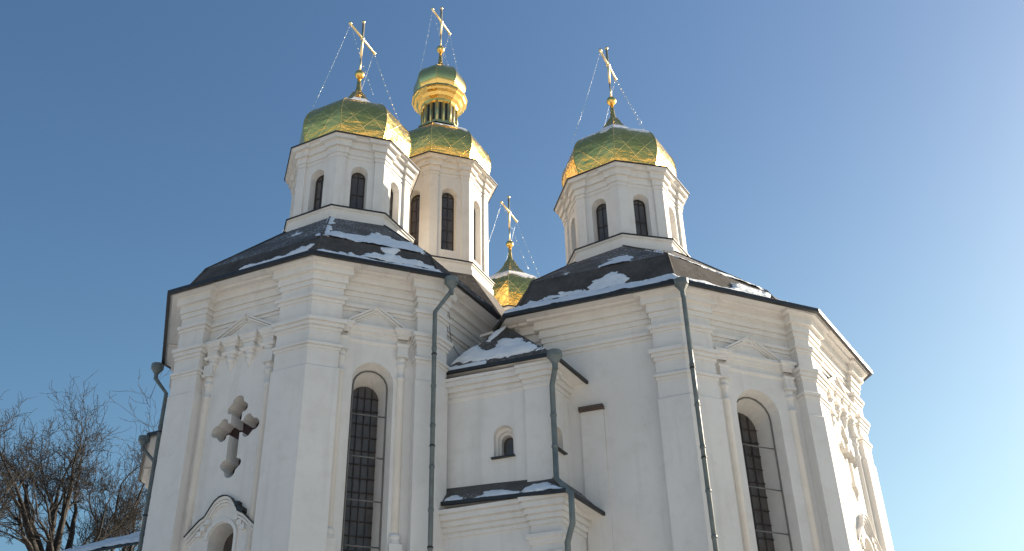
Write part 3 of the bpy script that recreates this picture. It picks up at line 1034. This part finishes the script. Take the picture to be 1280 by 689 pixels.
# ------------------------------------------------------------------ drainpipes
def drainpipe(pts, r=.058, label=None, funnel=.165):
    root = empty('drainpipe', (pts[-1][0], pts[-1][1], 0), label, 'drainpipe', 'grey green drainpipes on the church corners')
    root.parent = None
    base = Vector(root.location)
    mb = MB()
    P3 = [Vector(p) - base for p in pts]
    # square-mitred round pipe with slip joints
    full = [P3[0]]
    for i in range(1, len(P3)):
        full.append(P3[i])
    mb.tube(full, r, 12)
    for i in range(len(P3) - 1):
        a, b = P3[i], P3[i + 1]; L = (b - a).length
        n = int(L / 1.1)
        for k in range(1, n + 1):
            q = a.lerp(b, k / (n + 1)); d = (b - a).normalized()
            mb.tube([q - d * .035, q + d * .035], r + .012, 12)
    mb.build('pipe', PIPE, root)
    f = MB()
    c = P3[0]
    f.lathe((c.x, c.y, c.z), [(r, -.28), (r * 1.05, -.12), (funnel, .05), (funnel * 1.12, .06), (funnel * 1.12, .20), (funnel, .21), (funnel * .9, .10)], 14, False)
    f.build('funnel', PIPE, root)
    b = MB()
    a, e = P3[-2], P3[-1]
    L = (e - a).length; n = max(1, int(L / 2.3))
    for k in range(n):
        q = a.lerp(e, (k + .5) / n)
        b.lathe((q.x, q.y, q.z), [(r + .012, -.02), (r + .014, .02)], 12)
    b.build('bracket', FASC, root)
    return root
v2 = Vector((4.66, -7.88)); w1 = Vector((10.41, -6.25)); vm = Vector((-5.30, -7.34))
drainpipe([(4.74, -7.93, 15.95), (4.72, -7.93, 15.75), (4.30, -7.99, 15.22), (4.30, -7.99, 0.3)], label='long straight drainpipe left of the annex, bent under the left arm eaves')
drainpipe([(10.46, -6.35, 15.22), (10.47, -6.35, 14.9), (10.42, -6.13, 14.2), (10.44, -6.13, 0.3)], label='drainpipe on the right arm corner beside the window at right')
drainpipe([(7.33, -7.38, 13.42), (7.32, -7.36, 13.2), (7.14, -7.15, 12.85), (7.14, -7.15, 10.45), (7.62, -7.52, 9.88), (7.62, -7.52, 9.2), (7.40, -7.32, 8.85), (7.40, -7.32, .3)], .070, label='short drainpipe stepping over the lower roof of the corner annex', funnel=.17)
drainpipe([(-5.42, -7.40, 15.98), (-5.40, -7.40, 15.7), (-5.02, -7.28, 15.2), (-5.02, -7.28, .3)], label='drainpipe on the far left edge of the left arm')
q0 = OW[1]; q0 = Vector(OW[0])
drainpipe([(q0.x - .05, q0.y - .07, 14.98), (q0.x - .05, q0.y - .07, 14.8), (q0.x + .35, q0.y + .45, 14.2), (q0.x + .35, q0.y + .45, .3)], label='drainpipe half hidden behind the far left edge of the church')

# ------------------------------------------------------------------ snow on the roofs
def in_poly(x, y, poly):
    ins = False; d2 = 1e9
    n = len(poly)
    for i in range(n):
        x0, y0 = poly[i]; x1, y1 = poly[(i + 1) % n]
        if (y0 > y) != (y1 > y) and x < (x1 - x0) * (y - y0) / (y1 - y0) + x0:
            ins = not ins
        dx, dy = x1 - x0, y1 - y0
        t = max(0, min(1, ((x - x0) * dx + (y - y0) * dy) / (dx * dx + dy * dy + 1e-12)))
        d2 = min(d2, (x - x0 - t * dx) ** 2 + (y - y0 - t * dy) ** 2)
    return math.sqrt(d2) * (1 if ins else -1)

def snow_on(mb, quad, poly3, thick=.09, jag=.10, step=.05, seed=0.0, bias=0.0):
    """heightfield of snow lying on a planar roof face; poly3 = outline on that plane"""
    a, b, c = [Vector(p) for p in quad[:3]]
    d = Vector(quad[-1])
    ex = (b - a).normalized()
    nz = ex.cross(d - a).normalized()
    if nz.z < 0:
        nz = -nz
    ey = nz.cross(ex)
    loc = lambda p: ((Vector(p) - a).dot(ex), (Vector(p) - a).dot(ey))
    fq = [loc(p) for p in quad]; pg = [loc(p) for p in poly3]
    x0, x1 = min(p[0] for p in pg) - .2, max(p[0] for p in pg) + .2
    y0, y1 = min(p[1] for p in pg) - .2, max(p[1] for p in pg) + .2
    x0 = max(x0, min(p[0] for p in fq)); x1 = min(x1, max(p[0] for p in fq))
    y0 = max(y0, min(p[1] for p in fq)); y1 = min(y1, max(p[1] for p in fq))
    nx, ny = max(2, int((x1 - x0) / step) + 1), max(2, int((y1 - y0) / step) + 1)
    def surf(x, y):
        if len(quad) < 4:
            return a + ex * x + ey * y
        v = y / max(fq[3][1], 1e-6)
        xl = fq[3][0] * v; xr = fq[1][0] + (fq[2][0] - fq[1][0]) * v
        u = (x - xl) / (xr - xl)
        return a.lerp(b, u).lerp(d.lerp(c, u), v)
    H = {}
    vs = []
    for j in range(ny):
        for i in range(nx):
            x = x0 + (x1 - x0) * i / (nx - 1); y = y0 + (y1 - y0) * j / (ny - 1)
            sdv = in_poly(x, y, pg)
            n1 = noise.fractal(Vector((x * 1.7, y * 2.6, seed)), .8, 2.2, 5)
            n2 = noise.fractal(Vector((x * 5, y * 8, seed + 9)), .7, 2.1, 4)
            e = sdv + n1 * jag * 1.6 + n2 * jag * .75 + bias
            if in_poly(x, y, fq) < -.03:
                e = -1
            h = .62 * thick * (1 - math.exp(-max(e, 0) / .07)) * max(.25, 1 + .5 * n1 + .25 * n2) if e > 0 else -.02
            vs.append(surf(x, y) + nz * h); H[(i, j)] = e
    used = {}; fs = []; out = []
    for j in range(ny - 1):
        for i in range(nx - 1):
            q = [(i, j), (i + 1, j), (i + 1, j + 1), (i, j + 1)]
            if max(H[k] for k in q) > 0:
                ids = []
                for k in q:
                    if k not in used:
                        used[k] = len(out); out.append(vs[k[1] * nx + k[0]])
                    ids.append(used[k])
                fs.append(tuple(ids))
    if fs:
        mb.add(out, fs, True)

def rq(R_, lvl, k):
    return [R_[lvl][k], R_[lvl][(k + 1) % 8], R_[lvl + 1][(k + 1) % 8], R_[lvl + 1][k]]
SNOWDATA = [
    ('RL', 0, 0, [(-1.34, -10.47, 16.29), (2.06, -10.47, 16.29), (1.85, -9.97, 16.69), (-1.23, -9.97, 16.69)], 0.06, 0.1, -0.1),
    ('RL', 1, 0, [(2.11, -10.42, 16.29), (4.66, -7.88, 16.29), (4.23, -7.67, 16.65), (1.92, -9.97, 16.65)], 0.08, 0.1, -0.02),
    ('RL', 2, 0, [(4.66, -7.88, 16.29), (5.07, -3.9, 16.29), (4.65, -4.04, 16.61), (4.28, -7.7, 16.61)], 0.1, 0.08, 0.05),
    ('RR', 0, 0, [(5.64, -6.59, 15.5), (10.41, -6.25, 15.5), (10.15, -5.72, 16.0), (5.86, -6.02, 16.0)], 0.1, 0.07, 0.1),
    ('RR', 1, 0, [(10.41, -6.25, 15.5), (13.03, -3.42, 15.5), (12.23, -2.99, 16.12), (10.2, -5.82, 15.9)], 0.08, 0.1, -0.0),
    ('RR', 1, 2, [(9.9, -5.34, 17.0), (12.05, -2.4, 16.78), (11.26, -2.26, 17.5), (10.67, -3.31, 17.38), (9.85, -3.83, 17.7), (9.76, -4.57, 17.42), (9.06, -4.27, 17.99)], 0.06, 0.09, 0.03),
    ('RR', 7, 0, [(3.51, -4.29, 15.5), (5.64, -6.59, 15.5), (5.86, -6.02, 16.0), (3.98, -3.99, 16.0)], 0.12, 0.07, 0.05),
    ('RL', 0, 2, [(1.16, -8.97, 18.08), (1.77, -10.02, 16.97), (1.34, -10.5, 16.45), (0.25, -10.68, 16.27), (-0.34, -10.65, 16.3), (-0.71, -10.73, 16.21), (0.96, -11.44, 15.47), (1.84, -11.42, 15.49), (2.67, -11.33, 15.58), (2.16, -10.44, 16.53)], 0.05, 0.1, -0.02),
    ('RL', 0, 1, [(1.54, -9.74, 17.15), (0.58, -9.85, 16.93), (-0.7, -9.86, 16.9), (-1.54, -9.83, 16.97), (-0.27, -9.98, 16.66), (0.72, -10.0, 16.63), (1.68, -9.98, 16.66)], 0.05, 0.1, -0.05),
    ('RL', 0, 2, [(-0.43, -7.88, 19.22), (-0.16, -8.57, 18.5), (0.12, -8.51, 18.56), (-0.28, -7.79, 19.32)], 0.04, 0.08, -0.03),
    ('RL', 1, 2, [(1.79, -9.67, 17.3), (1.32, -8.76, 18.24), (1.87, -8.45, 18.07), (2.08, -8.11, 18.17), (1.94, -7.31, 18.81), (2.51, -7.39, 18.37), (2.91, -7.13, 18.27), (3.41, -7.12, 17.94), (3.73, -7.5, 17.46), (3.57, -8.44, 16.93), (3.33, -8.88, 16.79), (2.95, -8.87, 17.06), (2.33, -8.95, 17.42), (2.09, -9.5, 17.21)], 0.08, 0.08, 0.0),
    ('RL', 1, 1, [(2.83, -8.53, 17.35), (3.16, -8.5, 16.94), (3.22, -8.07, 17.46)], 0.07, 0.04, 0.02),
    ('RL', 1, 2, [(0.11, -7.15, 20.16), (1.83, -9.77, 17.2), (1.97, -9.74, 17.13), (0.42, -7.25, 19.89)], 0.05, 0.05, -0.01),
    ('RL', 1, 1, [(1.79, -10.05, 16.67), (2.33, -9.44, 16.77), (2.87, -8.73, 17.01), (3.33, -8.24, 17.06), (4.01, -7.68, 16.88), (4.24, -7.56, 16.74), (4.18, -7.76, 16.54), (3.47, -8.46, 16.53), (2.69, -9.21, 16.57), (1.94, -9.96, 16.57)], 0.09, 0.08, -0.01),
    ('RR', 0, 2, [(7.93, -6.14, 16.44), (8.0, -4.47, 17.74), (8.37, -4.07, 18.04), (8.84, -4.75, 17.47), (8.96, -5.79, 16.66), (8.56, -5.97, 16.54), (8.32, -6.65, 16.02)], 0.07, 0.06, 0.02),
    ('RR', 0, 2, [(6.62, -7.49, 15.45), (6.69, -5.61, 16.92), (7.15, -4.85, 17.49), (7.31, -6.66, 16.06), (7.01, -7.64, 15.32)], 0.03, 0.2, -0.12),
    ('RR', 0, 1, [(6.98, -5.83, 16.26), (7.79, -5.82, 16.15), (7.87, -5.67, 16.46), (8.2, -5.6, 16.57), (8.41, -5.52, 16.71), (8.64, -5.54, 16.63), (8.91, -5.68, 16.27), (8.8, -5.79, 16.04), (8.27, -5.94, 15.81), (7.02, -5.96, 15.95)], 0.085, 0.07, 0.02),
    ('RR', 0, 1, [(5.69, -6.17, 15.71), (6.19, -5.93, 16.16), (6.76, -5.87, 16.19), (7.8, -5.85, 16.08), (8.36, -5.83, 16.04), (9.67, -5.81, 15.87), (10.27, -5.81, 15.78), (10.21, -5.86, 15.67), (8.4, -6.05, 15.54), (5.82, -6.2, 15.61)], 0.085, 0.07, 0.02),
    ('RR', 1, 1, [(11.22, -3.34, 17.0), (11.58, -2.9, 16.94), (11.88, -2.6, 16.81), (12.15, -2.68, 16.33), (11.71, -3.42, 16.18), (11.26, -4.02, 16.2)], 0.1, 0.05, 0.02),
    ('UA', 0, -1, [(4.13, -6.9, 14.3), (4.52, -6.45, 15.01), (4.57, -6.28, 15.28), (4.81, -6.35, 15.16), (4.87, -6.63, 14.72), (5.21, -6.85, 14.37), (5.42, -6.75, 14.54), (5.47, -6.61, 14.76), (5.67, -6.6, 14.77), (6.16, -6.72, 14.57), (6.92, -7.06, 14.03), (6.99, -7.14, 13.9), (5.62, -7.11, 13.97), (4.18, -6.98, 14.17)], 0.1, 0.06, 0.0),
    ('UA', 0, -1, [(5.11, -6.53, 14.88), (5.06, -6.27, 15.29), (5.34, -6.2, 15.41), (5.52, -6.17, 15.45), (5.5, -6.3, 15.24), (5.34, -6.47, 14.98), (5.23, -6.6, 14.77)], 0.06, 0.05, 0.0),
    ('LA', 0, -1, [(5.1, -7.45, 10.19), (5.36, -7.29, 10.4), (5.71, -7.29, 10.39), (6.28, -7.4, 10.2), (6.12, -7.43, 10.16), (5.72, -7.53, 10.05), (5.35, -7.54, 10.04)], 0.08, 0.05, 0.02),
    ('LA', 0, -1, [(6.37, -7.39, 10.2), (6.55, -7.24, 10.41), (6.92, -7.22, 10.41), (7.02, -7.31, 10.28), (7.12, -7.4, 10.14), (7.47, -7.5, 9.98), (7.07, -7.54, 9.95), (6.55, -7.47, 10.08)], 0.09, 0.05, 0.02),
    ('LA', 0, -1, [(4.4, -7.41, 10.28), (4.59, -7.32, 10.4), (4.8, -7.4, 10.28), (4.64, -7.49, 10.16), (4.32, -7.49, 10.17)], 0.07, 0.04, 0.01),
]

SMB = {'RL': MB(), 'RR': MB(), 'UA': MB(), 'LA': MB()}
for i, (g, k, lvl, pts, th, jag, bias) in enumerate(SNOWDATA):
    if lvl >= 0:
        quad = rq({'RL': RL, 'RR': RR}[g], lvl, k)
    else:
        quad = [UA[0], UA[1], UA[3]] if g == 'UA' else [LA_[0], LA_[1], LA_[4], LA_[3]]
    snow_on(SMB[g], quad, pts, th, jag * 1.25, .035, i * 3.7, bias)
# strip of snow along the outer eave of the annex and on the low side roof
snow_on(SMB['UA'], [UA[0], UA[1], UA[3]], [(4.05, -7.16, 13.87), (5.4, -7.22, 13.78), (5.3, -7.1, 13.97), (4.2, -7.07, 14.02)], .05, .05, .04, 3.3, .02)
qs_ = [(-11.4, -6.6, 11.05), (-4.6, -6.6, 11.05), (-4.6, -4.7, 12.2), (-11.4, -4.7, 11.85)]
SMB['SA'] = MB()
snow_on(SMB['SA'], qs_, [(-11.6, -6.52, 11.1), (-4.4, -6.52, 11.1), (-4.4, -4.6, 12.2), (-11.6, -4.6, 11.9)], .16, .02, .12, 1.1, .1)
for g, lab in (('RL', 'patches of snow lying on the left arm roof and its eaves'), ('RR', 'snow drift lying along the right arm roof ledge'),
               ('UA', 'snow on the small hipped roof of the corner annex'), ('LA', 'snow patches on the lower lean-to roof of the annex'),
               ('SA', 'smooth snow cover on the low side roof at far left')):
    o = SMB[g].build('roof_snow', SNOW)
    o['label'] = lab; o['category'] = 'snow'; o['kind'] = 'stuff'

def dome_snow(label, c, ang, prof, z0, facets, zlo, zhi, seed, side=0):
    pr = smooth_profile(prof, 6)
    rows = [(r, z) for r, z in pr if zlo - .3 <= z <= zhi]
    mb = MB(); nu = 22
    for k in facets:
        vs = []; ev = []
        for r, z in rows:
            cor = octp(c, r, ang); a, b = cor[k], cor[(k + 1) % 8]
            for j in range(nu + 1):
                q = a.lerp(b, j / nu)
                n1 = noise.fractal(Vector((q.x * 2.2, q.y * 2.2, z * 2 + seed)), .8, 2.1, 5)
                e = (z - zlo) + n1 * .22 + side * (j / nu - .5)
                h = .022 * (1 - math.exp(-max(e, 0) / .06)) if e > 0 else -.03
                d = (q - V2(c)).normalized() * h * .6
                vs.append((q.x + d.x, q.y + d.y, z0 + z + h * .8)); ev.append(e)
        fs = [(i * (nu + 1) + j, i * (nu + 1) + j + 1, (i + 1) * (nu + 1) + j + 1, (i + 1) * (nu + 1) + j) for i in range(len(rows) - 1) for j in range(nu)]
        fs = [f for f in fs if max(ev[i] for i in f) > 0]
        mb.add(vs, fs, True)
    o = mb.build('dome_snow', SNOW)
    o['label'] = label; o['category'] = 'snow'; o['kind'] = 'stuff'
dome_snow('thin snow on the shoulder of the right dome', (7.52, -.86), -8.1, SIDE_DOME, G + 6.13 + .06, (0, 1), 1.74, 2.9, 2.0)
dome_snow('snow on top of the middle dome below its lantern', (0, 0), -2.4, MAIN_DOME, G + 9.72 + .06, (1,), 1.78, 2.5, 5.0, .35)
dome_snow('snow band on the shoulder of the far small dome', (0, 6.89), -2, SIDE_DOME, G + 6.76 + .06, (0, 1, 2), 1.75, 2.45, 8.0, .3)
dome_snow('thin rim of snow at the top of the left dome', (-.35, -5.39), -3.3, SIDE_DOME, G + 6.76 + .06, (1,), 2.05, 2.9, 11.0)

# ------------------------------------------------------------------ ground
gm = MB()
n = 60
vs = []; fs = []
R_ = 2500.0
ringr = [0, 20, 45, 80, 140, 250, 500, 1000, R_]
for r in ringr:
    for k in range(48):
        a = 2 * PI * k / 48
        vs.append((r * math.cos(a), r * math.sin(a), 0))
for i in range(len(ringr) - 1):
    for k in range(48):
        fs.append((i * 48 + k, (i + 1) * 48 + k, (i + 1) * 48 + (k + 1) % 48, i * 48 + (k + 1) % 48))
gm.add(vs, fs)
ground = gm.build('ground', GROUND)
ground['kind'] = 'structure'

# ------------------------------------------------------------------ trees
def make_tree(name, base, height, seed, label, lean=(0, 0), fork=.6, spread=.55, trunk_r=.36, nlimb=4):
    rr = random.Random(seed)
    root = empty(name, base, label, 'tree', 'bare winter trees beside the church')
    tr = MB(); cr = MB()
    KIDS = (nlimb, 5, 5, 4, 4, 2)
    def branch(p, d, L, r, lev):
        n = (8, 8, 6, 5, 4, 3, 3)[lev]
        pts = [p]; q = p.copy(); dd = d.copy(); wob = (.015, .075, .14, .2, .22, .25, .25)[lev]
        for i in range(n):
            dd = (dd + Vector((rr.gauss(0, wob), rr.gauss(0, wob), rr.gauss(0, wob * .6) + (.055 if 0 < lev < 5 else 0)))).normalized()
            q = q + dd * (L / n); pts.append(q.copy())
        rad_ = [max(r * (1 - (.35 if lev == 0 else .62) * i / n), .0075) for i in range(n + 1)]
        (tr if lev < 3 else cr).tube(pts, rad_, (10, 8, 6, 5, 4, 3, 3)[lev], True, False)
        if lev >= 6:
            return
        if lev == 0:
            for k in range(nlimb):
                a = 2 * PI * k / nlimb + rr.uniform(-.4, .4)
                nd = (dd + Vector((math.cos(a), math.sin(a), 0)) * (.12 if k == 0 else rr.uniform(.6, 1.25)) * spread).normalized()
                branch(q.copy() - dd * rr.uniform(0, .8), nd, height * (1 - fork) * rr.uniform(.44, .6), rad_[-1] * rr.uniform(.55, .8), 1)
            return
        kids = KIDS[lev]
        for k in range(kids):
            t = 1.0 if k == 0 else rr.uniform(.18, .98)
            i = max(1, min(int(t * n + .5), n))
            tdir = (pts[i] - pts[i - 1]).normalized()
            side = Vector((rr.gauss(0, 1), rr.gauss(0, 1), rr.gauss(0, .7)))
            side = (side - tdir * side.dot(tdir)).normalized()
            amt = rr.uniform(.1, .35) if k == 0 else rr.uniform(.5, 1.05)
            nd = (tdir + side * amt + Vector((0, 0, .10))).normalized()
            fac = rr.uniform(.6, .8) if k == 0 else rr.uniform(.42, .68) * (1.15 - .45 * t)
            branch(pts[i].copy(), nd, max(L * fac, .22), max(rad_[i] * (.9 if k == 0 else rr.uniform(.42, .62)), .0105), lev + 1)
    branch(Vector((0, 0, -.2)), Vector((lean[0], lean[1], 1)).normalized(), height * fork, trunk_r, 0)
    tr.build('trunk', BARK, root)
    cr.build('crown', TWIG, root)
    return root
make_tree('bare_tree', (-19.7, 3.9, 0), 23.2, 5, 'tall bare tree with a wide rounded crown left of the church', (0, 0), .63, .68, .46, 6)
make_tree('bare_tree', (-21.3, 8.1, 0), 23.4, 12, 'bare tree partly hidden behind the left wall of the church', (.0, .0), .66, .6, .40, 5)
make_tree('bare_tree', (-18.0, -.5, 0), 19.0, 23, 'bare tree with a leaning dark trunk cut by the left edge of the photo', (-.05, -.04), .70, .6, .30, 3)
